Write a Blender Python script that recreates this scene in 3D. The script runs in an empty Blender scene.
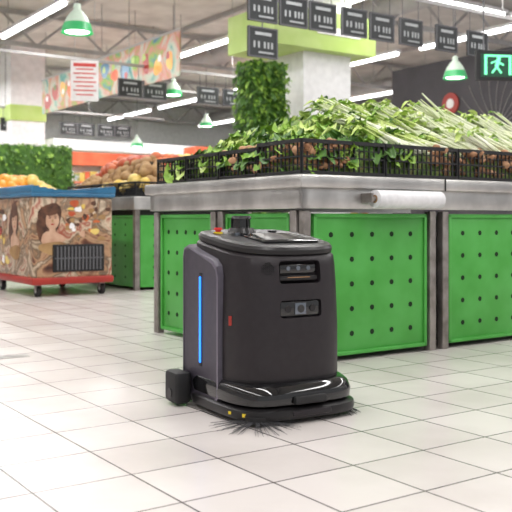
import bpy, math, random
from mathutils import Vector, Matrix, noise as mnoise
random.seed(7)
R=random.random
def U(a,b): return a+(b-a)*random.random()
ANG=math.radians(34.6)
CU,SU=math.cos(ANG),math.sin(ANG)
def uv2w(u,v): return (u*CU-v*SU, u*SU+v*CU)
scn=bpy.context.scene
scn.view_settings.view_transform='Standard'

# ---------------------------------------------------------------- materials
def mat(name,col,rough=.5,metal=0.,col2=None,scale=8.,emis=None,estr=1.,detail=3.,contrast=(.35,.65),bump=0.,coat=0.,spec=None):
    m=bpy.data.materials.new(name); m.use_nodes=True
    nt=m.node_tree; b=nt.nodes['Principled BSDF']
    b.inputs['Roughness'].default_value=rough; b.inputs['Metallic'].default_value=metal
    if coat: b.inputs['Coat Weight'].default_value=coat
    if spec is not None: b.inputs['Specular IOR Level'].default_value=spec
    tc=nt.nodes.new('ShaderNodeTexCoord'); nz=nt.nodes.new('ShaderNodeTexNoise')
    nz.inputs['Scale'].default_value=scale; nz.inputs['Detail'].default_value=detail
    nt.links.new(tc.outputs['Object'],nz.inputs['Vector'])
    rp=nt.nodes.new('ShaderNodeValToRGB')
    c2=col2 if col2 else tuple(min(1,c*1.12) for c in col)
    rp.color_ramp.elements[0].position=contrast[0]; rp.color_ramp.elements[1].position=contrast[1]
    rp.color_ramp.elements[0].color=(*col,1); rp.color_ramp.elements[1].color=(*c2,1)
    nt.links.new(nz.outputs['Fac'],rp.inputs['Fac']); nt.links.new(rp.outputs['Color'],b.inputs['Base Color'])
    if bump:
        bp=nt.nodes.new('ShaderNodeBump'); bp.inputs['Strength'].default_value=bump; bp.inputs['Distance'].default_value=.01
        nt.links.new(nz.outputs['Fac'],bp.inputs['Height']); nt.links.new(bp.outputs['Normal'],b.inputs['Normal'])
    if emis:
        b.inputs['Emission Color'].default_value=(*emis,1); b.inputs['Emission Strength'].default_value=estr
    return m

def floor_mat():
    m=bpy.data.materials.new('floor_tiles'); m.use_nodes=True; nt=m.node_tree; b=nt.nodes['Principled BSDF']
    tc=nt.nodes.new('ShaderNodeTexCoord'); mp=nt.nodes.new('ShaderNodeMapping')
    mp.inputs['Location'].default_value=(.08,.13,0)
    nt.links.new(tc.outputs['Object'],mp.inputs['Vector'])
    br=nt.nodes.new('ShaderNodeTexBrick'); br.offset=0; br.squash=1
    br.inputs['Scale'].default_value=1; br.inputs['Brick Width'].default_value=.3; br.inputs['Row Height'].default_value=.3
    br.inputs['Mortar Size'].default_value=.0034; br.inputs['Mortar Smooth'].default_value=.1; br.inputs['Bias'].default_value=0
    br.inputs['Color1'].default_value=(.63,.585,.565,1); br.inputs['Color2'].default_value=(.715,.67,.65,1)
    br.inputs['Mortar'].default_value=(.085,.074,.070,1)
    nt.links.new(mp.outputs['Vector'],br.inputs['Vector'])
    nz=nt.nodes.new('ShaderNodeTexNoise'); nz.inputs['Scale'].default_value=2.2; nz.inputs['Detail'].default_value=5
    nt.links.new(mp.outputs['Vector'],nz.inputs['Vector'])
    rp=nt.nodes.new('ShaderNodeValToRGB'); rp.color_ramp.elements[0].color=(.88,.87,.865,1); rp.color_ramp.elements[1].color=(1,1,1,1)
    rp.color_ramp.elements[0].position=.35; rp.color_ramp.elements[1].position=.6
    nt.links.new(nz.outputs['Fac'],rp.inputs['Fac'])
    mx=nt.nodes.new('ShaderNodeMix'); mx.data_type='RGBA'; mx.blend_type='MULTIPLY'; mx.inputs['Factor'].default_value=1
    nt.links.new(br.outputs['Color'],mx.inputs['A']); nt.links.new(rp.outputs['Color'],mx.inputs['B'])
    nt.links.new(mx.outputs['Result'],b.inputs['Base Color'])
    b.inputs['Roughness'].default_value=.26; b.inputs['Specular IOR Level'].default_value=.42
    return m

def multi_mat(name,cols,scale=4.,rough=.5,vor=True,emis=0):
    m=bpy.data.materials.new(name); m.use_nodes=True; nt=m.node_tree; b=nt.nodes['Principled BSDF']
    tc=nt.nodes.new('ShaderNodeTexCoord')
    nz=nt.nodes.new('ShaderNodeTexNoise'); nz.inputs['Scale'].default_value=scale; nz.inputs['Detail'].default_value=4; nz.inputs['Distortion'].default_value=1.2
    nt.links.new(tc.outputs['Object'],nz.inputs['Vector'])
    rp=nt.nodes.new('ShaderNodeValToRGB'); el=rp.color_ramp.elements
    while len(el)<len(cols): el.new(.5)
    for i,c in enumerate(cols):
        el[i].position=.28+.44*i/(len(cols)-1); el[i].color=(*c,1)
    nt.links.new(nz.outputs['Fac'],rp.inputs['Fac']); nt.links.new(rp.outputs['Color'],b.inputs['Base Color'])
    b.inputs['Roughness'].default_value=rough
    return m

M={}
M['floor']=floor_mat()
M['white']=mat('white_paint',(.75,.75,.76),.6)
M['ceil']=mat('ceiling_paint',(.52,.50,.47),.8,col2=(.68,.66,.62),scale=1.5)
M['truss']=mat('truss_grey',(.36,.35,.35),.5)
M['dwall']=mat('charcoal_wall',(.045,.042,.05),.6,col2=(.075,.07,.08),scale=1.2)
M['fan']=mat('pale_graphic',(.22,.21,.21),.6)
M['lime']=mat('lime_panel',(.42,.58,.14),.5,col2=(.5,.64,.22),scale=2)
M['steel']=mat('brushed_steel',(.44,.43,.42),.33,.85,col2=(.64,.63,.61),scale=5)
M['steel2']=mat('worn_steel_post',(.20,.18,.165),.42,.7,col2=(.36,.33,.31),scale=9)
M['green']=mat('green_powdercoat',(.055,.335,.042),.42,col2=(.08,.40,.07),scale=5)
M['hole']=mat('dark_hole',(.004,.02,.004),.9)
M['inner']=mat('dark_void',(.02,.022,.02),.9)
M['bplast']=mat('black_plastic',(.010,.010,.011),.45)
M['roll']=mat('white_bag_roll',(.82,.82,.84),.4,col2=(.7,.7,.72),scale=20)
M['rbody']=mat('robot_charcoal',(.022,.018,.021),.42,.2,col2=(.026,.022,.025),scale=30,spec=.4)
M['rside']=mat('robot_slate_purple',(.064,.057,.076),.42,.3,col2=(.076,.067,.089),scale=30)
M['rtrim']=mat('robot_trim',(.19,.17,.215),.35,.4)
M['rlid']=mat('robot_lid',(.013,.012,.013),.32,.2)
M['gloss']=mat('gloss_black',(.006,.006,.007),.08,0,coat=.6)
M['glass']=mat('screen_glass',(.02,.025,.028),.04,0,coat=1)
M['matte']=mat('matte_black',(.01,.01,.011),.6)
M['led']=mat('blue_led',(.02,.15,.8),.3,emis=(.02,.25,1.),estr=1.8)
M['red']=mat('red_plastic',(.6,.01,.01),.35)
M['yel']=mat('yellow_tag',(.8,.6,.03),.4)
M['brist']=mat('bristle',(.05,.05,.055),.6)
M['lens']=mat('camera_lens',(.15,.17,.2),.1,.5)
M['sensor']=mat('sensor_amber',(.35,.2,.1),.2)
M['l1']=mat('leaf_mid',(.16,.33,.03),.45,col2=(.31,.50,.07),scale=12)
M['l2']=mat('leaf_dark',(.035,.11,.015),.45,col2=(.10,.23,.03),scale=12)
M['l3']=mat('leaf_light',(.44,.60,.12),.45,col2=(.62,.74,.26),scale=12)
M['stem']=mat('pale_stem',(.70,.77,.46),.4,col2=(.90,.92,.78),scale=9)
M['root']=mat('brown_root',(.28,.13,.06),.7,col2=(.52,.29,.16),scale=14)
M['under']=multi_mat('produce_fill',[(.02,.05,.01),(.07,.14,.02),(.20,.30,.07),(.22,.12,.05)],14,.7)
M['orange']=mat('orange_fruit',(.82,.28,.02),.4,col2=(.88,.42,.05),scale=4)
M['yfruit']=mat('yellow_fruit',(.72,.48,.08),.4,col2=(.8,.62,.2),scale=4)
M['rfruit']=mat('red_fruit',(.42,.06,.03),.35,col2=(.6,.16,.05),scale=4)
M['bfruit']=mat('brown_fruit',(.28,.15,.06),.6,col2=(.45,.28,.12),scale=6)
M['mural']=multi_mat('cart_mural',[(.05,.02,.015),(.20,.08,.045),(.50,.30,.17),(.16,.10,.06),(.62,.50,.36),(.34,.07,.04),(.5,.42,.3)],4.2,.35)
M['skin']=mat('mural_skin',(.50,.28,.18),.4,col2=(.62,.40,.28),scale=9)
M['hair']=mat('mural_hair',(.05,.022,.016),.4,col2=(.16,.07,.04),scale=14)
M['mred']=mat('mural_red',(.36,.03,.02),.4)
M['blue']=mat('blue_lid',(.025,.13,.26),.3,col2=(.04,.18,.33),scale=3)
M['sign']=mat('sign_slate',(.025,.028,.03),.5)
M['signf']=mat('sign_frame',(.11,.11,.12),.5)
M['signt']=mat('sign_text',(.40,.42,.43),.5)
M['banner']=multi_mat('banner_print',[(.04,.14,.16),(.12,.34,.30),(.5,.55,.45),(.6,.24,.20),(.25,.45,.10),(.10,.22,.35)],1.5,.6)
M['paper']=mat('poster_paper',(.8,.78,.78),.6)
M['ptext']=mat('poster_text',(.6,.06,.05),.6)
M['lampg']=mat('lamp_green_shade',(.04,.35,.12),.35,emis=(.05,.5,.15),estr=.2)
M['lampw']=mat('lamp_white_shade',(.5,.6,.5),.4,emis=(.8,1,.85),estr=.08)
M['bulb']=mat('lamp_bulb',(1,1,1),.4,emis=(.9,1,.9),estr=8)
M['tube']=mat('fluorescent_tube',(1,1,1),.4,emis=(1,1,1),estr=8)
M['exit']=mat('exit_green',(.005,.05,.025),.4,emis=(.01,.2,.09),estr=.1)
M['exitw']=mat('exit_glow_green',(.2,.9,.5),.4,emis=(.15,.9,.40),estr=1.)
M['ofas']=mat('orange_fascia',(.70,.12,.05),.5,col2=(.8,.22,.1),scale=2)
M['goods']=multi_mat('shelf_goods',[(.5,.05,.04),(.75,.7,.62),(.6,.35,.06),(.1,.3,.1),(.7,.68,.7),(.1,.15,.35)],5,.5)
M['decal']=mat('floor_decal_grey',(.20,.19,.18),.5,col2=(.38,.36,.34),scale=14)
M['rubber']=mat('rubber',(.015,.015,.015),.7)

# ---------------------------------------------------------------- mesh builder
class MB:
    def __init__(s): s.v=[];s.f=[];s.m=[];s.mats=[]
    def mi(s,k):
        if k not in s.mats: s.mats.append(k)
        return s.mats.index(k)
    def add(s,vs,fs,k):
        o=len(s.v); i=s.mi(k); s.v+= [tuple(p) for p in vs]
        for f in fs: s.f.append([o+a for a in f]); s.m.append(i)
    def box(s,c,sz,k,rz=0,rx=0,ry=0,bev=0):
        x,y,z=[a/2 for a in sz]
        if bev<=0:
            vs=[Vector((a*x,b*y,d*z)) for d in(-1,1) for b in(-1,1) for a in(-1,1)]
            fs=[(0,2,3,1),(4,5,7,6),(0,1,5,4),(2,6,7,3),(0,4,6,2),(1,3,7,5)]
        else:
            b_=min(bev,x*.95,y*.95,z*.95); vs=[]; fs=[]
            def rg(ix,iy,zz):
                pts=[]
                r=b_
                for (cx,cy,a0) in((x-r,y-r,0),(-x+r,y-r,90),(-x+r,-y+r,180),(x-r,-y+r,270)):
                    for t in(0,30,60,90):
                        a=math.radians(a0+t); pts.append(Vector((cx+(r-ix)*math.cos(a),cy+(r-ix)*math.sin(a),zz)))
                return pts
            prof=[(b_,-z),(b_*.3,-z+b_*.3),(0,-z+b_),(0,z-b_),(b_*.3,z-b_*.3),(b_,z)]
            n=16
            for (ii,zz) in prof: vs+=rg(ii,ii,zz)
            for i in range(len(prof)-1):
                for j in range(n):
                    a=i*n+j; b2=i*n+(j+1)%n; fs.append((a,b2,b2+n,a+n))
            fs.append(tuple(range(n-1,-1,-1))); fs.append(tuple(range((len(prof)-1)*n,len(prof)*n)))
        if rz or rx or ry:
            mt=Matrix.Rotation(rz,3,'Z')@Matrix.Rotation(ry,3,'Y')@Matrix.Rotation(rx,3,'X'); vs=[mt@p for p in vs]
        C=Vector(c); s.add([p+C for p in vs],fs,k)
    def cyl(s,p0,p1,r0,k,r1=None,n=16,caps=True):
        p0=Vector(p0);p1=Vector(p1); r1=r0 if r1 is None else r1
        d=(p1-p0).normalized(); a=d.orthogonal().normalized(); b=d.cross(a)
        vs=[];fs=[]
        for (p,r) in((p0,r0),(p1,r1)):
            for i in range(n):
                t=2*math.pi*i/n; vs.append(p+a*r*math.cos(t)+b*r*math.sin(t))
        for i in range(n): fs.append((i,(i+1)%n,(i+1)%n+n,i+n))
        if caps: fs.append(tuple(range(n-1,-1,-1))); fs.append(tuple(range(n,2*n)))
        s.add(vs,fs,k)
    def ell(s,c,r,k,n=10,m=6,rz=0,tilt=0):
        C=Vector(c); vs=[];fs=[]; mt=Matrix.Rotation(rz,3,'Z')@Matrix.Rotation(tilt,3,'Y')
        for i in range(m+1):
            ph=math.pi*i/m
            for j in range(n):
                t=2*math.pi*j/n
                vs.append(C+mt@Vector((r[0]*math.sin(ph)*math.cos(t),r[1]*math.sin(ph)*math.sin(t),r[2]*math.cos(ph))))
        for i in range(m):
            for j in range(n):
                a=i*n+j;b=i*n+(j+1)%n; fs.append((a,a+n,b+n,b))
        s.add(vs,fs,k)
    def loft(s,rings,k,cap0=True,cap1=True,ks=None):
        n=len(rings[0]); vs=[p for r in rings for p in r]
        o=len(s.v); s.v+=[tuple(p) for p in vs]
        for i in range(len(rings)-1):
            kk=s.mi(ks[i] if ks else k)
            for j in range(n):
                a=o+i*n+j;b=o+i*n+(j+1)%n; s.f.append([a,b,b+n,a+n]); s.m.append(kk)
        if cap0: s.f.append([o+q for q in range(n-1,-1,-1)]); s.m.append(s.mi(ks[0] if ks else k))
        if cap1: s.f.append([o+(len(rings)-1)*n+q for q in range(n)]); s.m.append(s.mi(ks[-1] if ks else k))
    def ribbon(s,base,d,L,W,curl,k,k2=None,seg=6,v=.25,stem=.3,ruf=.15,sw=.16):
        base=Vector(base); d=Vector(d).normalized(); up=Vector((0,0,1))
        side=d.cross(up)
        if side.length<.05: side=Vector((1,0,0))
        side.normalize(); nrm=side.cross(d).normalized()
        tw=U(-.5,.5); side=(side*math.cos(tw)+nrm*math.sin(tw)); nrm=side.cross(d).normalized()
        vs=[];
        for i in range(seg+1):
            t=i/seg
            p=base+d*L*t+Vector((0,0,-curl*L*t*t))
            if t<stem: w=W*sw
            else:
                q=(t-stem)/(1-stem); w=W*(sw+math.sin(math.pi*min(1,q*.88+.08))*(1-sw))
            if i==seg: w=W*.25
            r1,r2=U(-ruf,ruf)*w,U(-ruf,ruf)*w
            vs+= [p-side*w*.5+nrm*(v*w+r1), p, p+side*w*.5+nrm*(v*w+r2)]
        for i in range(seg):
            a=i*3; kk=(k2 if (k2 and (i+.5)/seg<stem) else k)
            s.add(vs[a:a+6],[(0,1,4,3),(1,2,5,4)],kk)
    def obj(s,name,parent=None,loc=(0,0,0),rz=0,smooth=False,sharp=35):
        me=bpy.data.meshes.new(name); me.from_pydata(s.v,[],s.f)
        for k in s.mats: me.materials.append(M[k])
        me.polygons.foreach_set('material_index',s.m)
        if smooth: me.polygons.foreach_set('use_smooth',[True]*len(s.f))
        me.update()
        if smooth: me.set_sharp_from_angle(angle=math.radians(sharp))
        o=bpy.data.objects.new(name,me); scn.collection.objects.link(o)
        o.location=loc; o.rotation_euler=(0,0,rz)
        if parent: o.parent=parent
        return o
def empty(name,loc,rz=0):
    o=bpy.data.objects.new(name,None); scn.collection.objects.link(o); o.location=loc; o.rotation_euler=(0,0,rz); o.empty_display_size=.2
    return o

# ---------------------------------------------------------------- room shell (local frame u,v)
U0,U1,V0,V1,HC=-10,24,-8,30,5.3
b=MB(); b.box(((U0+U1)/2,(V0+V1)/2,-.05),(U1-U0,V1-V0,.1),'floor'); b.obj('floor',rz=ANG)
b=MB(); b.box(((U0+U1)/2,(V0+V1)/2,HC+.05),(U1-U0,V1-V0,.1),'ceil'); b.obj('ceiling',rz=ANG)
b=MB(); b.box(((U0+U1)/2,V1+.1,HC/2),(U1-U0,.2,HC),'white'); b.obj('wall_back',rz=ANG)
b=MB(); b.box((U1+.1,(V0+V1)/2,HC/2),(.2,V1-V0,HC),'white'); b.obj('wall_right',rz=ANG)
b=MB(); b.box((U0-.1,(V0+V1)/2,HC/2),(.2,V1-V0,HC),'white'); b.obj('wall_left',rz=ANG)
b=MB(); b.box((13.1,7.8,2.0),(.2,11.6,4.0),'dwall')
for (vv,zz,rr) in((10.7,2.5,1.15),):
    for i in range(11):
        a=math.radians(20+i*14)
        pts=[]
        for j in range(9):
            q=j/8; pts.append((12.99,vv+rr*q*math.cos(a+q*.3),zz+rr*q*math.sin(a+q*.3)))
        for j in range(8): b.cyl(pts[j],pts[j+1],.010,'fan',n=5)
b.cyl((12.99,11.9,3.1),(12.97,11.9,3.1),.22,'mred',n=24); b.cyl((12.97,11.9,3.1),(12.965,11.9,3.1),.10,'paper',n=24)
b.obj('wall_partition',rz=ANG)

b=MB()
for vv in (6,12,18,24,29):
    zt,zb=HC-.08,HC-.75
    b.box((7,vv,zt),(33,.09,.09),'truss'); b.box((7,vv,zb),(33,.09,.09),'truss')
    x=U0+.6; up=True
    while x<U1-1:
        za,zc=(zb,zt) if up else (zt,zb)
        b.cyl((x,vv,za),(x+.8,vv,zc),.03,'truss',n=6); x+=.8; up=not up
for uu in range(-8,24,3): b.box((uu,11,HC-.06),(.08,37,.10),'truss')
b.obj('roof_truss',rz=ANG)
b=MB()
for uu in (3.5,11.3,18):
    b.cyl((uu,-6,4.85),(uu,29.5,4.85),.22,'truss',n=20)
    for vv in range(-5,29,3): b.cyl((uu,vv,4.85),(uu,vv+.05,4.85),.24,'truss',n=20)
b.obj('ventilation_duct',rz=ANG,smooth=True)
b=MB()
for uu in (-5.9,-2.1,1.7,5.47,9.35,13.15,17,20.8):
    vv=-6.
    while vv<28:
        b.box((uu,vv+1.7,4.46),(.16,3.3,.06),'white'); b.cyl((uu,vv+.1,4.40),(uu,vv+3.3,4.40),.045,'tube',n=10)
        for e in (.4,3.0): b.cyl((uu,vv+e,4.46),(uu,vv+e,HC),.01,'truss',n=5)
        vv+=3.9
for i in range(4):
    u0=11.2+i*2.3-1
    b.box((u0+1,9.95,4.46),(2.1,.16,.06),'white'); b.cyl((u0,9.95,4.40),(u0+2,9.95,4.40),.045,'tube',n=10)
b.obj('fluorescent_light_rows',rz=ANG,smooth=True)

# ---------------------------------------------------------------- produce counter
C0=(.236,4.34,0)
cnt=empty('produce_counter',C0,ANG)
D,LEN,HT=1.64,2.35,.985
def panel(mb,x0,x1,z0,z1,axis,off,cols,rows):
    t=.02
    def P(a,z,d): return (a,off-d,z) if axis=='x' else (off-d,a,z)
    def B(a0,a1,zz0,zz1,d0,d1,k):
        c=P((a0+a1)/2,(zz0+zz1)/2,(d0+d1)/2); sz=(a1-a0,d1-d0,zz1-zz0) if axis=='x' else (d1-d0,a1-a0,zz1-zz0)
        mb.box(c,sz,k,bev=.004)
    B(x0,x1,z0,z1,0,t,'green')
    e=.022
    B(x0,x1,z1-e,z1,t,t+.012,'green');B(x0,x1,z0,z0+e,t,t+.012,'green');B(x0,x0+e,z0,z1,t,t+.012,'green');B(x1-e,x1,z0,z1,t,t+.012,'green')
    for i in range(cols):
        for j in range(rows):
            a=x0+(x1-x0)*(i+.85)/(cols+.7); z=z0+(z1-z0)*(j+.85)/(rows+.7)
            mb.cyl(P(a,z,t-.002),P(a,z,t+.0015),.0145,'hole',n=14)
b=MB()
b.box((LEN/2+.05,D/2+.02,.41),(LEN-.1,D-.14,.74),'inner'); b.obj('carcass',cnt)
b=MB(); px=[(.04,.045),(.955,.05),(1.06,.05),(2.0,.05),(2.10,.05)]
for (x,w) in px: b.box((x,.03,.40),(w,.05,.80),'steel2',bev=.006)
for y in (.09,.80,.88,D-.04): b.box((.03,y,.40),(.05,.055,.80),'steel2',bev=.006)
b.box((2.33,.03,.4),(.05,.05,.8),'steel2'); b.obj('posts',cnt,smooth=True)
b=MB()
panel(b,.09,.92,.028,.785,'x',.05,5,5)
panel(b,1.10,1.965,.028,.785,'x',.05,5,5)
panel(b,.14,.76,.028,.785,'y',.05,5,5)
panel(b,.92,D-.08,.028,.785,'y',.05,5,5)
b.obj('perforated_panels',cnt,smooth=True)
b=MB()
b.box((LEN/2,D/2,.950),(LEN+.08,D+.08,.07),'steel',bev=.012)
b.box((LEN/2,.015,.863),(LEN+.02,.05,.11),'steel',bev=.006)
b.box((.015,D/2,.863),(.05,D+.02,.11),'steel',bev=.006)
b.box((LEN/2,D-.02,.865),(LEN+.02,.05,.115),'steel')
b.box((1.005,-.042,.95),(.008,.004,.07),'inner')
b.obj('steel_top',cnt,smooth=True)
b=MB(); b.cyl((.42,-.085,.862),(.91,-.085,.862),.048,'roll',n=28); b.cyl((.39,-.085,.862),(.94,-.085,.862),.014,'steel2',n=10)
b.box((.395,-.045,.867),(.012,.1,.05),'steel2'); b.box((.935,-.045,.867),(.012,.1,.05),'steel2')
b.cyl((.42,-.085,.862),(.419,-.085,.862),.022,'bfruit',n=16)
b.obj('plastic_bag_roll',cnt,smooth=True)

def crate(mb,x0,y0,x1,y1,z0,h,k='bplast'):
    t=.012
    for (zz,hh) in((z0+.01,.02),(z0+h-.010,.02),(z0+h*.5,.009)):
        mb.box(((x0+x1)/2,y0,zz),(x1-x0,t*1.6,hh),k);mb.box(((x0+x1)/2,y1,zz),(x1-x0,t*1.6,hh),k)
        mb.box((x0,(y0+y1)/2,zz),(t*1.6,y1-y0,hh),k);mb.box((x1,(y0+y1)/2,zz),(t*1.6,y1-y0,hh),k)
    for zz in (z0+h*.27,z0+h*.73):
        for yy in (y0,y1): mb.box(((x0+x1)/2,yy,zz),(x1-x0,.005,.005),k)
        for xx in (x0,x1): mb.box((xx,(y0+y1)/2,zz),(.005,y1-y0,.005),k)
    n=max(3,int((x1-x0)/.034))
    for i in range(n+1):
        w=.018 if i in(0,n) else (.012 if i%5==0 else .006)
        for yy in (y0,y1): mb.box((x0+(x1-x0)*i/n,yy,z0+h/2),(w,t*.6,h),k)
    n=max(3,int((y1-y0)/.034))
    for i in range(n+1):
        w=.018 if i in(0,n) else (.012 if i%5==0 else .006)
        for xx in (x0,x1): mb.box((xx,y0+(y1-y0)*i/n,z0+h/2),(t*.6,w,h),k)
b=MB(); z0=HT+.002
for i in range(4): crate(b,.02+i*.585,.03,.59+i*.585,.42,z0,.185)
for i in range(3): crate(b,.02,.44+i*.39,.42,.81+i*.39,z0,.165)
b.obj('black_mesh_crates',cnt)

def S(x): x=max(0,min(1,x)); return x*x*(3-2*x)
def Hm(u,v):
    h=1.11+.27*S((u-.0)/.7)*S((v+.05)/.75)
    h-= .08*S((v-1.1)/.5)
    return h
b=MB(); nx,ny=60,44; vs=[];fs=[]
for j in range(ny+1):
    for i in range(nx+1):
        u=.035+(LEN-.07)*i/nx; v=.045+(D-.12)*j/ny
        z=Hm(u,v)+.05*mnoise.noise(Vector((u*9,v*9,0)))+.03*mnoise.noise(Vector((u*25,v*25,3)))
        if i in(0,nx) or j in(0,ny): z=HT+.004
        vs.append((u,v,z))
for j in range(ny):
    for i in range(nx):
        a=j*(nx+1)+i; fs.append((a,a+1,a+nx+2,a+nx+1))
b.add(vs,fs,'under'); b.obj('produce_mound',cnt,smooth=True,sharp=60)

b=MB()
def bunch(c,d,n,L,W,ks,spread=.7,stem=.35):
    d=Vector(d).normalized()
    for i in range(n):
        dd=d+Vector((U(-spread,spread),U(-spread,spread),U(-spread*.5,spread*.6)))
        b.ribbon(Vector(c)+Vector((U(-.02,.02),U(-.02,.02),U(-.01,.02))),dd,L*U(.7,1.1),W*U(.7,1.2),U(.25,.9),random.choice(ks),'stem',seg=8,stem=stem*U(.7,1.2),ruf=.38,v=.18,sw=.24)
for i in range(270):
    u=U(.06,LEN-.1); v=U(.08,D-.15)
    r=R()
    if r<.3: v=U(.06,.6); u=U(.05,1.1)
    elif r<.65: u=U(.06,.45)
    if u>.9 and v<.85: continue
    n1=mnoise.noise(Vector((u*2.5,v*2.5,1)))
    ks=['l1','l1','l3'] if n1>.05 else (['l2','l2','l1'] if n1<-.15 else ['l1','l3','l2'])
    if v>.9: ks=['l1','l2','l3']
    if u<.35 and .1<v<.8: ks=['l2','l2','l1']
    dirx=-1 if (u<.55 and v>.25) else U(-.7,.4); diry=-1 if v<.6 else U(-.4,.4)
    bunch((u-dirx*.05,v-diry*.05,Hm(u,v)-.005),(dirx*.8,diry*.8,.18),9,.14,.10,ks)
b.obj('leafy_greens',cnt)
# celery / leek bundles: thick pale stalks with leafy tops
b=MB()
for i in range(66):
    if i<22: u=.78+i*.072; v=U(.07,.14)
    elif i<44: u=.80+(i-22)*.072; v=U(.28,.40)
    else: u=.85+(i-44)*.070; v=U(.52,.75)
    z=Hm(u,v)+.01
    white=(u>1.35) or (.78<u<.95)
    D0=Vector((U(-1.0,-.6),U(.15,.6),U(.28,.46))).normalized()
    L0=U(.24,.34)
    for q in range(12):
        d=(D0+Vector((U(-.13,.13),U(-.13,.13),U(-.08,.10)))).normalized(); L=L0*U(.8,1.1)
        p=Vector((u+U(-.035,.035),v+U(-.03,.03),z+U(-.015,.03)))
        r0=U(.007,.011)
        m1=p+d*L*.5; m2=p+d*L+Vector((0,0,-.02*U(0,1)))
        b.cyl(p,m1,r0,'stem',r1=r0*.8,n=6); b.cyl(m1,m2,r0*.8,'stem' if white else 'l3',r1=r0*.4,n=6,caps=False)
        nl=(1 if R()<.5 else 0) if white else (2 if R()<.5 else 1)
        for k_ in range(nl):
            b.ribbon(m2-d*L*U(0,.15),d+Vector((U(-.6,.3),U(-.5,.3),U(-.4,.3))),U(.05,.11),U(.025,.05),U(.2,.9),random.choice(['l1','l3','l1','l2'] if not white else ['l3','l3','l1']),seg=5,stem=.1,ruf=.4)
b.obj('celery_stalks',cnt,smooth=False)
b=MB()
for i in range(300):
    r=R()
    if r<.5: u=U(1.0,2.2); v=U(.05,.16); z=U(1.03,1.17)
    elif r<.8: u=U(.045,.14); v=U(.06,.85); z=U(1.03,1.15)
    else: u=U(.05,.35); v=U(.05,.12); z=U(1.03,1.16)
    b.ell((u,v,z),(U(.03,.07),U(.018,.030),U(.018,.030)),'root',8,6,rz=U(0,3.14),tilt=U(-.5,.5))
b.obj('root_vegetables',cnt,smooth=True,sharp=80)

# ---------------------------------------------------------------- robot
rb=empty('floor_cleaning_robot',(.04,3.44,0),math.radians(30))
def ring(w,yf,yb,nf,nb,z,sl=0,N=96,cy=0):
    o=[]
    for i in range(N):
        t=2*math.pi*i/N+1e-4; c,s_=math.cos(t),math.sin(t)
        n=nf if s_<0 else nb
        x=w*math.copysign(abs(c)**(2/n),c); y=(yf if s_<0 else yb)*math.copysign(abs(s_)**(2/n),s_)
        o.append(Vector((x,y+cy,z+sl*(y+cy))))
    return o
SL=.13
b=MB()
b.loft([ring(.225,.24,.22,3.2,4,.11),ring(.243,.262,.235,3.2,5,.125),ring(.247,.268,.237,3.2,5,.16),ring(.246,.268,.238,3.2,5,.35),
        ring(.243,.262,.237,3.1,5,.52,SL*.3),ring(.240,.256,.236,3.1,5,.60,SL*.8),ring(.236,.250,.234,3.1,5,.636,SL),ring(.226,.240,.226,3.1,5,.646,SL)],'rbody')
body=b.obj('body_shell',rb,smooth=True,sharp=40)
def cut(o,cutters):
    for c in cutters:
        m=o.modifiers.new('b','BOOLEAN'); m.operation='DIFFERENCE'; m.object=c; m.solver='EXACT'
    bpy.context.view_layer.update()
    dg=bpy.context.evaluated_depsgraph_get()
    me=bpy.data.meshes.new_from_object(o.evaluated_get(dg)); o.modifiers.clear(); o.data=me
    for c in cutters: bpy.data.objects.remove(c,do_unlink=True)
    me.polygons.foreach_set('use_smooth',[True]*len(me.polygons)); me.set_sharp_from_angle(angle=math.radians(35))
c1=MB(); c1.box((0,-.26,.553),(.185,.09,.086),'gloss',bev=.014); c1=c1.obj('c1',rb)
c2=MB(); c2.box((0,-.27,.415),(.185,.06,.066),'gloss',bev=.012); c2=c2.obj('c2',rb)
cut(body,[c1,c2])
b=MB()
b.loft([ring(.2475,.2685,.2385,3.2,5,.150),ring(.2475,.2685,.2385,3.2,5,.153)],'matte',False,False)
b.obj('seam',rb)
b=MB()
b.box((0,-.225,.565),(.165,.03,.035),'gloss',bev=.006); b.box((0,-.235,.53),(.17,.02,.02),'rlid',bev=.004)
for x in(-.045,0,.045): b.cyl((x,-.242,.567),(x,-.238,.567),.009,'lens',n=16)
b.box((0,-.2455,.533),(.10,.002,.003),'sensor')
b.box((0,-.245,.415),(.178,.02,.06),'gloss',bev=.006)
for x in(-.055,.055): b.cyl((x,-.258,.415),(x,-.254,.415),.013,'rlid',n=16)
b.box((0,-.2565,.415),(.05,.006,.044),'lens',bev=.003); b.cyl((0,-.262,.415),(0,-.259,.415),.015,'gloss',n=18)
b.obj('front_sensors',rb,smooth=True)
b=MB()
b.loft([ring(.222,.236,.224,3.0,4.5,.645,SL),ring(.232,.248,.232,3.0,4.5,.652,SL),ring(.233,.249,.233,3.0,4.5,.668,SL),ring(.226,.243,.227,3,4.5,.678,SL),
        ring(.205,.222,.205,3,4,.684,SL),ring(.195,.212,.195,3,4,.680,SL)],'rlid',ks=['matte','rlid','rlid','rlid','rlid'])
b.obj('top_lid',rb,smooth=True,sharp=30)
th=math.atan(SL)
b=MB(); b.box((.03,-.05,.684+SL*(-.05)),(.25,.20,.012),'gloss',rx=th,bev=.005); b.box((.03,-.05,.691+SL*(-.05)),(.225,.175,.002),'glass',rx=th); b.obj('touch_screen',rb,smooth=True)
b=MB()
zl=.68+SL*.15
b.cyl((-.03,.15,zl-.005),(-.03,.15,zl+.018),.062,'rlid',r1=.05,n=32); b.cyl((-.03,.15,zl+.018),(-.03,.15,zl+.055),.038,'gloss',n=32)
b.cyl((-.03,.15,zl+.055),(-.03,.15,zl+.068),.043,'rlid',r1=.038,n=32)
for a in range(3):
    t=math.radians(40+a*120); b.cyl((-.03+.041*math.cos(t),.15+.041*math.sin(t),zl+.015),(-.03+.041*math.cos(t),.15+.041*math.sin(t),zl+.06),.004,'rlid',n=6)
b.obj('lidar_turret',rb,smooth=True)
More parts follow.
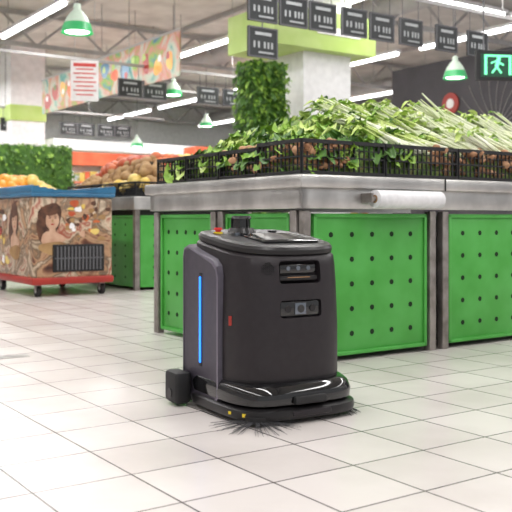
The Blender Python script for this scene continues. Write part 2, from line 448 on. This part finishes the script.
b=MB(); zb=.68+SL*.13
b.cyl((-.15,.13,zb-.004),(-.15,.13,zb+.004),.019,'yel',n=20); b.cyl((-.15,.13,zb+.004),(-.15,.13,zb+.012),.012,'red',n=20); b.cyl((-.15,.13,zb+.012),(-.15,.13,zb+.022),.018,'red',r1=.015,n=20)
b.cyl((.12,.15,zb),(.12,.15,zb+.008),.02,'gloss',n=20)
b.cyl((-.10,.06,zb-.01),(-.10,.06,zb+.002),.012,'lens',n=16)
b.obj('emergency_stop_button',rb,smooth=True)
def side(sx):
    b=MB()
    def prof(g,x):
        y0,y1=-.085+g,.232-g; zb_,zt0,zt1=.035+g,.585-g*1.2,.648-g
        pts=[(y0+.0,zb_+.03),(y0+.03,zb_),(y1-.03,zb_),(y1,zb_+.03),(y1,zt1-.04),(y1-.01,zt1-.01),(y1-.04,zt1),(y0+.045,zt0+.012),(y0+.012,zt0-.012),(y0,zt0-.05)]
        return [Vector((sx*x,y,z)) for (y,z) in pts]
    rs=[prof(-.004,.215),prof(-.002,.250),prof(.003,.262),prof(.010,.264),prof(.015,.259),prof(.06,.2565)]
    if sx>0: rs=[list(reversed(r)) for r in rs]
    b.loft(rs,'rside',True,True,ks=['rside','rside','rtrim','rside','rside'])
    o=b.obj('side_panel',rb,smooth=True,sharp=25)
    b=MB()
    n=10; 
    for i in range(n):
        z_a=.185+(.525-.185)*i/n; z_b=.185+(.525-.185)*(i+1)/n
        b.cyl((sx*.2575,.075,z_a),(sx*.2575,.075,z_b),.0062,'led',n=10)
    b.box((sx*.256,.075,.355),(.004,.026,.37),'matte',bev=.0015)
    b.obj('led_strip',rb,smooth=True)
side(-1);side(1)
b=MB()
b.loft([ring(.250,.300,.22,4.2,5,.062),ring(.262,.315,.225,4.2,5,.07),ring(.264,.318,.226,4.2,5,.10),ring(.258,.306,.224,4,5,.128),ring(.248,.285,.22,3.6,5,.142),ring(.238,.27,.22,3.4,5,.144)],'gloss')
b.obj('front_bumper',rb,smooth=True,sharp=50)
b=MB()
b.loft([ring(.255,.31,.2,4,5,.014),ring(.272,.334,.2,4,5,.02),ring(.276,.338,.2,4,5,.036),ring(.274,.334,.2,4,5,.052),ring(.258,.318,.2,4,5,.060)],'rlid')
b.box((0,-.325,.085),(.14,.02,.03),'matte',bev=.006)
b.box((0,-.317,.04),(.17,.05,.022),'rbody',bev=.006)
b.box((-.235,-.26,.038),(.03,.02,.012),'yel',rz=-.8); b.box((-.262,-.19,.038),(.012,.02,.010),'yel',rz=-1.2)
b.obj('base_skirt',rb,smooth=True,sharp=40)
b=MB()
b.box((-.30,.195,.075),(.07,.115,.125),'matte',bev=.014); b.box((-.262,.195,.10),(.03,.05,.05),'rlid'); b.box((-.30,.195,.018),(.05,.09,.02),'rubber',bev=.006)
b.cyl((-.327,.195,.05),(-.339,.195,.05),.02,'rlid',n=16)
b.obj('side_wheel_guard',rb,smooth=True)
b=MB()
for (x,y) in((-.19,.1),(.19,.1),(0,-.2)): b.cyl((x-.02,y,.04),(x+.02,y,.04),.04,'rubber',n=24)
b.box((0,.23,.03),(.48,.05,.05),'rubber',bev=.01)
b.obj('wheels',rb,smooth=True)
for (bx,by,nm) in((-.20,-.275,'side_brush'),(.19,-.25,'side_brush_right')):
    b=MB(); b.cyl((bx,by,.012),(bx,by,.035),.045,'matte',n=20)
    for i in range(110 if bx<0 else 100):
        t=U(0,6.283); r=U(.11,.18) if bx<0 else U(.06,.085); t2=t+U(-.25,.25)
        b.cyl((bx+.03*math.cos(t),by+.03*math.sin(t),.022),(bx+r*math.cos(t2),by+r*math.sin(t2),.003),.0012,'brist',r1=.0006,n=4)
    b.obj(nm,rb)
b=MB()
for i in range(7):
    for j in range(7):
        if (i-3)**2+(j-3)**2<11:
            x=-.155+i*.007; z=.545+j*.0075
            w=.242; y=-.258*(1-(abs(x)/w)**3.1)**(1/3.1)
            b.cyl((x,y-.0025,z),(x,y+.004,z),.0022,'matte',n=6)
b.obj('speaker_grille',rb)
b=MB()
b.box((-.2335,-.125,.37),(.010,.035,.035),'mred',rz=-.35); b.obj('logo_badge',rb)

# ---------------------------------------------------------------- printed freezer cart
K=(-2.14,8.17,0); ct=empty('promotional_cooler_cart',K,ANG)
b=MB(); W_,L_=.83,1.25
b.box((W_/2,L_/2,.58),(W_,L_,.80),'mural',bev=.03)
b.box((W_/2,L_/2,.155),(W_+.02,L_+.02,.07),'mred',bev=.015)
def disc(mb,c,ra,rz_,k,axis,n=18,wob=.12):
    vs=[]; ph=U(0,6)
    for i in range(n):
        t=2*math.pi*i/n; w=1+wob*math.sin(3*t+ph)
        if axis=='y': vs.append((c[0]+ra*w*math.cos(t),c[1],c[2]+rz_*w*math.sin(t)))
        else: vs.append((c[0],c[1]-ra*w*math.cos(t),c[2]+rz_*w*math.sin(t)))
    mb.add(vs,[tuple(range(n))],k)
def portrait(ax,a,z,s):
    def c(da,dz,e): return (a+da*s,-e,z+dz*s) if ax=='y' else (-e,a-da*s,z+dz*s)
    disc(b,c(0,.02,.003),.125*s,.15*s,'hair',ax); disc(b,c(-.09,-.10,.0034),.06*s,.13*s,'hair',ax)
    disc(b,c(.02,-.20,.0042),.13*s,.07*s,'skin',ax); disc(b,c(.02,-.12,.0046),.035*s,.06*s,'skin',ax,wob=0)
    disc(b,c(.02,-.01,.005),.072*s,.10*s,'skin',ax,wob=.03)
    disc(b,c(.0,.075,.0055),.085*s,.04*s,'hair',ax,wob=.05)
    for e in(-.028,.032): disc(b,c(.02+e,.01,.006),.013*s,.006*s,'hair',ax,wob=0); disc(b,c(.02+e,.028,.006),.018*s,.004*s,'hair',ax,wob=0)
    disc(b,c(.022,-.02,.006),.008*s,.018*s,'bfruit',ax,wob=0)
    disc(b,c(.022,-.055,.006),.02*s,.008*s,'mred',ax,wob=0)
    disc(b,c(.03,-.30,.0047),.15*s,.07*s,'bfruit',ax)
portrait('y',.17,.76,.95); portrait('x',.55,.74,1.05)
for q in range(34):
    disc(b,(U(.34,.78),-.0025-q*.00003,U(.56,.92)),U(.015,.05),U(.012,.035),random.choice(['yfruit','bfruit','skin','paper','rfruit','hair','bfruit']),'y')
for q in range(20):
    disc(b,(-.0025-q*.00003,U(.75,1.2),U(.3,.92)),U(.03,.07),U(.02,.05),random.choice(['yfruit','bfruit','skin','paper','mred','hair']),'x')
b.obj('printed_body',ct,smooth=True)
b=MB(); b.box((.46,-.012,.375),(.54,.02,.27),'matte',bev=.01)
for i in range(13): b.box((.235+i*.0375,-.024,.375),(.014,.012,.23),'signf')
b.box((.46,-.028,.375),(.5,.01,.012),'signf'); b.obj('vent_grille',ct)
b=MB()
b.box((W_/2,L_/2,1.0),(W_+.05,L_+.05,.05),'blue',bev=.02)
n=12
for yy in (-.02,L_+.02-.02):
    for i in range(n):
        x=-.02+(W_+.04)*(i+.5)/n; h=.02+.05*abs(2*(i+.5)/n-1)**2
        b.box((x,yy+.01,1.02+h/2),((W_+.04)/n+.001,.03,h),'blue')
for xx in(-.01,W_+.01):
    b.box((xx,L_/2,1.055),(.03,L_+.02,.07),'blue',bev=.01)
b.box((W_/2,L_/2,1.035),(W_-.06,L_-.06,.02),'lens')
b.obj('blue_lid',ct,smooth=True)
b=MB()
for (x,y) in((.08,.1),(W_-.08,.1),(.08,L_-.1),(W_-.08,L_-.1)):
    b.cyl((x-.02,y,.055),(x+.02,y,.055),.055,'rubber',n=20); b.box((x,y,.10),(.06,.05,.06),'steel2'); b.cyl((x-.025,y,.055),(x+.025,y,.055),.02,'steel',n=12)
b.obj('casters',ct,smooth=True)

# ---------------------------------------------------------------- background fruit counters
def fruit_stand(name,loc,w,d,h,kinds,rad,rise,n=260,green=True):
    r=empty(name,loc,ANG); b=MB()
    b.box((w/2,d/2,h/2-.02),(w-.08,d-.08,h-.1),'inner')
    if green:
        panel(b,.07,w-.07,.03,h-.2,'x',.05,6,6); panel(b,.07,d-.07,.03,h-.2,'y',.05,6,6)
    for (x,y) in((.03,.03),(w-.03,.03),(.03,d-.03),(w-.03,d-.03)): b.box((x,y,h/2-.03),(.055,.055,h-.06),'steel2')
    b.box((w/2,d/2,h-.07),(w+.05,d+.05,.14),'steel',bev=.01)
    b.obj('stand',r)
    b=MB(); nn=max(1,int(w/.55))
    for i in range(nn): crate(b,.02+i*w/nn,.02,(i+1)*w/nn-.02,.42,h+.002,.16)
    mm=max(1,int((d-.44)/.5))
    for i in range(mm): crate(b,.02,.44+i*(d-.44)/mm,.42,.44+(i+1)*(d-.44)/mm-.02,h+.002,.16)
    b.obj('crates',r)
    b=MB()
    for i in range(n):
        x=U(.06,w-.06); y=U(.06,d-.06); e=min(x,y,w-x,d-y)
        z=h+.08+rise*S(e/.5)+U(-.02,.03); k=kinds[int(x/w*len(kinds)*1.0+y/d*1.5)%len(kinds)]
        rr=rad*U(.85,1.15); b.ell((x,y,z),(rr,rr,rr*.92),k,10,7)
    b.box((w/2,d/2,h+.05),(w-.1,d-.1,.09),'inner')
    b.box((w/2,d/2,h+.05+rise*.45),(w-.75,d-.75,rise*.9+.06),'inner')
    b.obj('fruit',r,smooth=True,sharp=80)
fruit_stand('fruit_display_counter',(-1.28,9.0,0),1.5,1.9,1.0,['yfruit','bfruit','rfruit','yfruit','bfruit'],.065,.36,460)
fruit_stand('orange_display_counter',(-4.0,12.2,0),1.4,1.8,1.0,['orange','orange','orange','yfruit'],.095,.26,330)
fruit_stand('citrus_display_counter',(-2.5,16.2,0),1.8,1.4,.95,['bfruit','rfruit','yfruit','orange'],.07,.25,300)
fruit_stand('vegetable_display_counter',(-1.9,13.0,0),1.3,1.0,.95,['l1','l3','l2'],.08,.3,200)

def shelf(name,loc,w,h,dep=.6,hd='ofas'):
    r=empty(name,loc,ANG); b=MB()
    b.box((w/2,dep/2,h/2),(w,.05,h),'white')
    for x in(0,w): b.box((x,dep/2,h/2),(.05,dep,h),'white')
    z=.15
    while z<h-.3:
        b.box((w/2,dep/2,z),(w,dep,.04),'white'); b.box((w/2,-.01,z),(w,.02,.05),'ofas' if hd=='ofas' else 'lime')
        x=.06
        while x<w-.15:
            ww=U(.08,.2); hh=U(.16,.3); b.box((x+ww/2,dep*.3,z+.02+hh/2),(ww*.92,dep*.4,hh),random.choice(['goods','goods','rfruit','paper','yfruit','ofas','l2']))
            x+=ww
        z+=.38
    b.box((w/2,dep/2,h+.15),(w,dep+.05,.32),hd); b.obj('shelf_unit',r)
for (u,v,w,hd,h) in((7.6,19.5,2.6,'ofas',2.1),(11.5,19.5,4,'ofas',2.4),(4,24.5,5,'lime',2.4),(9.5,24.5,5,'white',2.9),(15,22,5,'lime',2.8),(3.0,28,6,'ofas',3.0),(11,28.5,9,'lime',3.3)):
    shelf('grocery_shelf',(*uv2w(u,v),0),w,h,hd=hd)

def ivy(name,loc,w,d,h,n,z0=0):
    b=MB(); b.box((w/2,d/2,z0+(h)/2),(w-.06,d-.06,h-.04),'l2')
    for i in range(n):
        f=R()
        if f<.6: p=(U(0,w),0.02,z0+U(0.02,h)); dd=Vector((U(-.6,.6),-1,U(-.8,.3)))
        elif f<.9: p=(0.02,U(0,d),z0+U(0.02,h)); dd=Vector((-1,U(-.6,.6),U(-.8,.3)))
        else: p=(U(0,w),U(0,d),z0+h-.02); dd=Vector((U(-.6,.6),U(-.6,.6),1))
        b.ribbon(p,dd,U(.05,.10),U(.05,.08),U(.2,.8),random.choice(['l1','l2','l2']),seg=3,stem=.1)
    b.obj(name,loc=loc,rz=ANG)
ivy('ivy_covered_column',(-.05,12.6,0),.66,.5,3.12,1900)
ivy('ivy_covered_planter',(*uv2w(5.3,17.0),0),1.75,.5,2.3,900)
r=empty('structural_column',(.72,13.6,0),ANG); b=MB(); b.box((.55,.5,HC/2),(1.0,1.0,HC-.01),'white',bev=.01); b.obj('column_shaft',r)
b=MB(); b.box((.35,.42,3.78),(2.1,1.3,.62),'lime'); b.box((.6,-.24,3.78),(.9,.012,.12),'paper'); b.obj('lime_header',r)
r=empty('structural_column',(*uv2w(7.1,21.3),0),ANG); b=MB(); b.box((.5,.5,HC/2),(.9,.9,HC-.01),'white'); b.box((.5,.5,3.5),(.96,.96,.4),'lime'); b.obj('column_shaft',r)

def sign(loc,double=False,w=.40,h=.32):
    r=empty('hanging_price_sign',loc,ANG); b=MB()
    def board(z):
        b.box((0,0,z),(w,.03,h),'sign',bev=.008)
        for (cx,cz,sx,sz) in((0,h/2-.008,w,.016),(0,-h/2+.008,w,.016),(-w/2+.008,0,.016,h),(w/2-.008,0,.016,h)): b.box((cx,-.018,z+cz),(sx,.01,sz),'signf')
        b.box((0,-.02,z+h*.28),(w*.55,.008,.035),'signt')
        for q in(-.12,-.06,.02,.07,.12): b.box((q*w/.4,-.02,z-h*.08),(.022,.008,.07),'signt')
        b.box((w*.1,-.02,z-h*.33),(w*.5,.008,.018),'signt')
    board(0)
    if double: board(-h-.06); b.cyl((0,0,-h*.5),(0,0,-h-.06+h/2),.008,'signf',n=6)
    for x in(-w*.35,w*.35): b.cyl((x,0,h/2),(x,0,.42),.006,'signf',n=6)
    b.obj('board',r)
rowdef=[((.07,9.5),[0,.43,.86,1.35,1.8,2.3,2.95,3.55],3.13,True),((-2.28,16.),[-.1,.42,1.6,2.2],3.22,False),((-6.37,22.),[0,.7,1.6,2.1,2.7,3.2],3.22,False),((-.3,20),[0,.6,1.3,2.0],3.2,False)]
for (P0,ts,z,db) in rowdef:
    for i,t in enumerate(ts): sign((P0[0]+t*CU,P0[1]+t*SU,z),db and i==0, .40 if db else .5,.34)
    x0,x1=(-.4,6.0) if db else (-3.2,4.5)
    r=empty('sign_rail',(P0[0],P0[1],z+.44),ANG); b=MB(); b.box(((x0+x1)/2,0,0),(x1-x0,.04,.05),'truss')
    for x in(.05,.4,.7,.95): 
        xx=x0+(x1-x0)*x; b.cyl((xx,0,0),(xx,0,HC-z-.45),.008,'truss',n=6)
    b.obj('rail',r)
r=empty('hanging_banner',(-1.34,15.,3.3),ANG); b=MB(); b.box((0,3.35,.40),(.03,6.7,.8),'banner'); b.box((0,3.35,.82),(.05,6.8,.04),'truss')
for i in range(14):
    y=.35+i*.46; k=random.choice(['orange','l3','mred','blue','l1','ofas','yfruit','blue'])
    disc(b,(-.017,y,.4+U(-.15,.15)),U(.12,.22),U(.1,.2),k,'x'); disc(b,(-.018,y+U(-.1,.1),.4+U(-.15,.15)),.07,.07,random.choice(['paper','lime','mred','l2']),'x')
for y in(.2,3.3,6.5): b.cyl((0,y,.82),(0,y,1.95),.01,'truss',n=6)
b.obj('printed_panel',r)
r=empty('hanging_notice_poster',(-2.62,13.,2.88),math.radians(12)); b=MB(); b.box((0,0,0),(.42,.02,.62),'paper')
for i in range(8): b.box((0,-.012,.24-i*.065),(.34 if i%2==0 else .26,.006,.018 if i else .05),'ptext')
for x in(-.15,.15): b.cyl((x,0,.31),(x,0,2.35),.005,'truss',n=6)
b.obj('poster',r)
def lamp(loc,s=1):
    r=empty('pendant_lamp',loc); b=MB(); N=28
    def rg(rad,z): return [Vector((rad*s*math.cos(2*math.pi*i/N),rad*s*math.sin(2*math.pi*i/N),z*s)) for i in range(N)]
    b.loft([rg(.2,-.12),rg(.195,-.10),rg(.165,0)],'lampg',False,False)
    b.loft([rg(.165,0),rg(.13,.07),rg(.08,.14),rg(.05,.17),rg(.045,.24),rg(.02,.25)],'lampw',False,True)
    b.loft([rg(.15,-.105),rg(.14,-.10)],'bulb',True,True)
    b.cyl((0,0,.25*s),(0,0,HC-loc[2]),.008,'signf',n=6)
    b.obj('shade',r,smooth=True)
for p in((-2.23,10.6,3.2),(3.28,14.,3.2),(-1.75,18.,3.5),(-3.64,26.,3.1),(-1.4,24,3.5),(.2,26,3.4)): lamp(p)
r=empty('exit_sign',(2.60,9.0,2.38),math.radians(8)); b=MB(); b.box((0,0,0),(.58,.05,.32),'bplast',bev=.01)
b.box((-.06,-.028,0),(.36,.006,.24),'exit')
b.ell((-.045,-.033,.075),(.022,.004,.022),'exitw'); b.box((-.06,-.033,.02),(.04,.005,.085),'exitw',ry=.3)
b.box((-.10,-.033,.035),(.07,.005,.018),'exitw',ry=-.4); b.box((-.02,-.033,.02),(.07,.005,.018),'exitw',ry=.5)
b.box((-.095,-.033,-.05),(.08,.005,.02),'exitw',ry=-.9); b.box((-.04,-.033,-.05),(.08,.005,.02),'exitw',ry=.9)
b.box((-.19,-.033,0),(.03,.005,.2),'exitw'); b.box((.08,-.033,0),(.03,.005,.2),'exitw'); b.box((-.055,-.033,.1),(.3,.005,.022),'exitw')
for x in(-.2,.2): b.cyl((x,0,.15),(x,0,HC-2.38),.008,'signf',n=6)
b.obj('sign_box',r)
b=MB(); b.box((0,0,.001),(.22,.10,.002),'decal',rz=.5); b.obj('floor_marking_sticker',loc=(-1.36,4.65,0))

# ---------------------------------------------------------------- lights
def area(u,v,z,sx,sy,e):
    l=bpy.data.lights.new('ceiling_light','AREA'); l.shape='RECTANGLE'; l.size=sx; l.size_y=sy; l.energy=e; l.color=(1,.985,.97)
    o=bpy.data.objects.new('ceiling_light',l); scn.collection.objects.link(o); x,y=uv2w(u,v); o.location=(x,y,z); o.rotation_euler=(0,0,ANG)
for u in(-2.1,1.7,5.47,9.35): area(u,4,4.34,.3,14,245)
for u in(5.47,9.35,13.15): area(u,19,4.34,.3,14,400)
w=bpy.data.worlds.new('World'); scn.world=w; w.use_nodes=True
w.node_tree.nodes['Background'].inputs['Color'].default_value=(.98,.985,1,1); w.node_tree.nodes['Background'].inputs['Strength'].default_value=.55

# ---------------------------------------------------------------- camera
cam=bpy.data.cameras.new('camera'); co=bpy.data.objects.new('camera',cam); scn.collection.objects.link(co)
co.location=(0,0,.75); co.rotation_euler=(math.radians(90),0,0)
cam.sensor_width=36; cam.lens=850/512*36; cam.shift_y=-36/512
cam.dof.use_dof=True; cam.dof.focus_distance=3.6; cam.dof.aperture_fstop=5.0
cam.clip_end=200
scn.camera=co
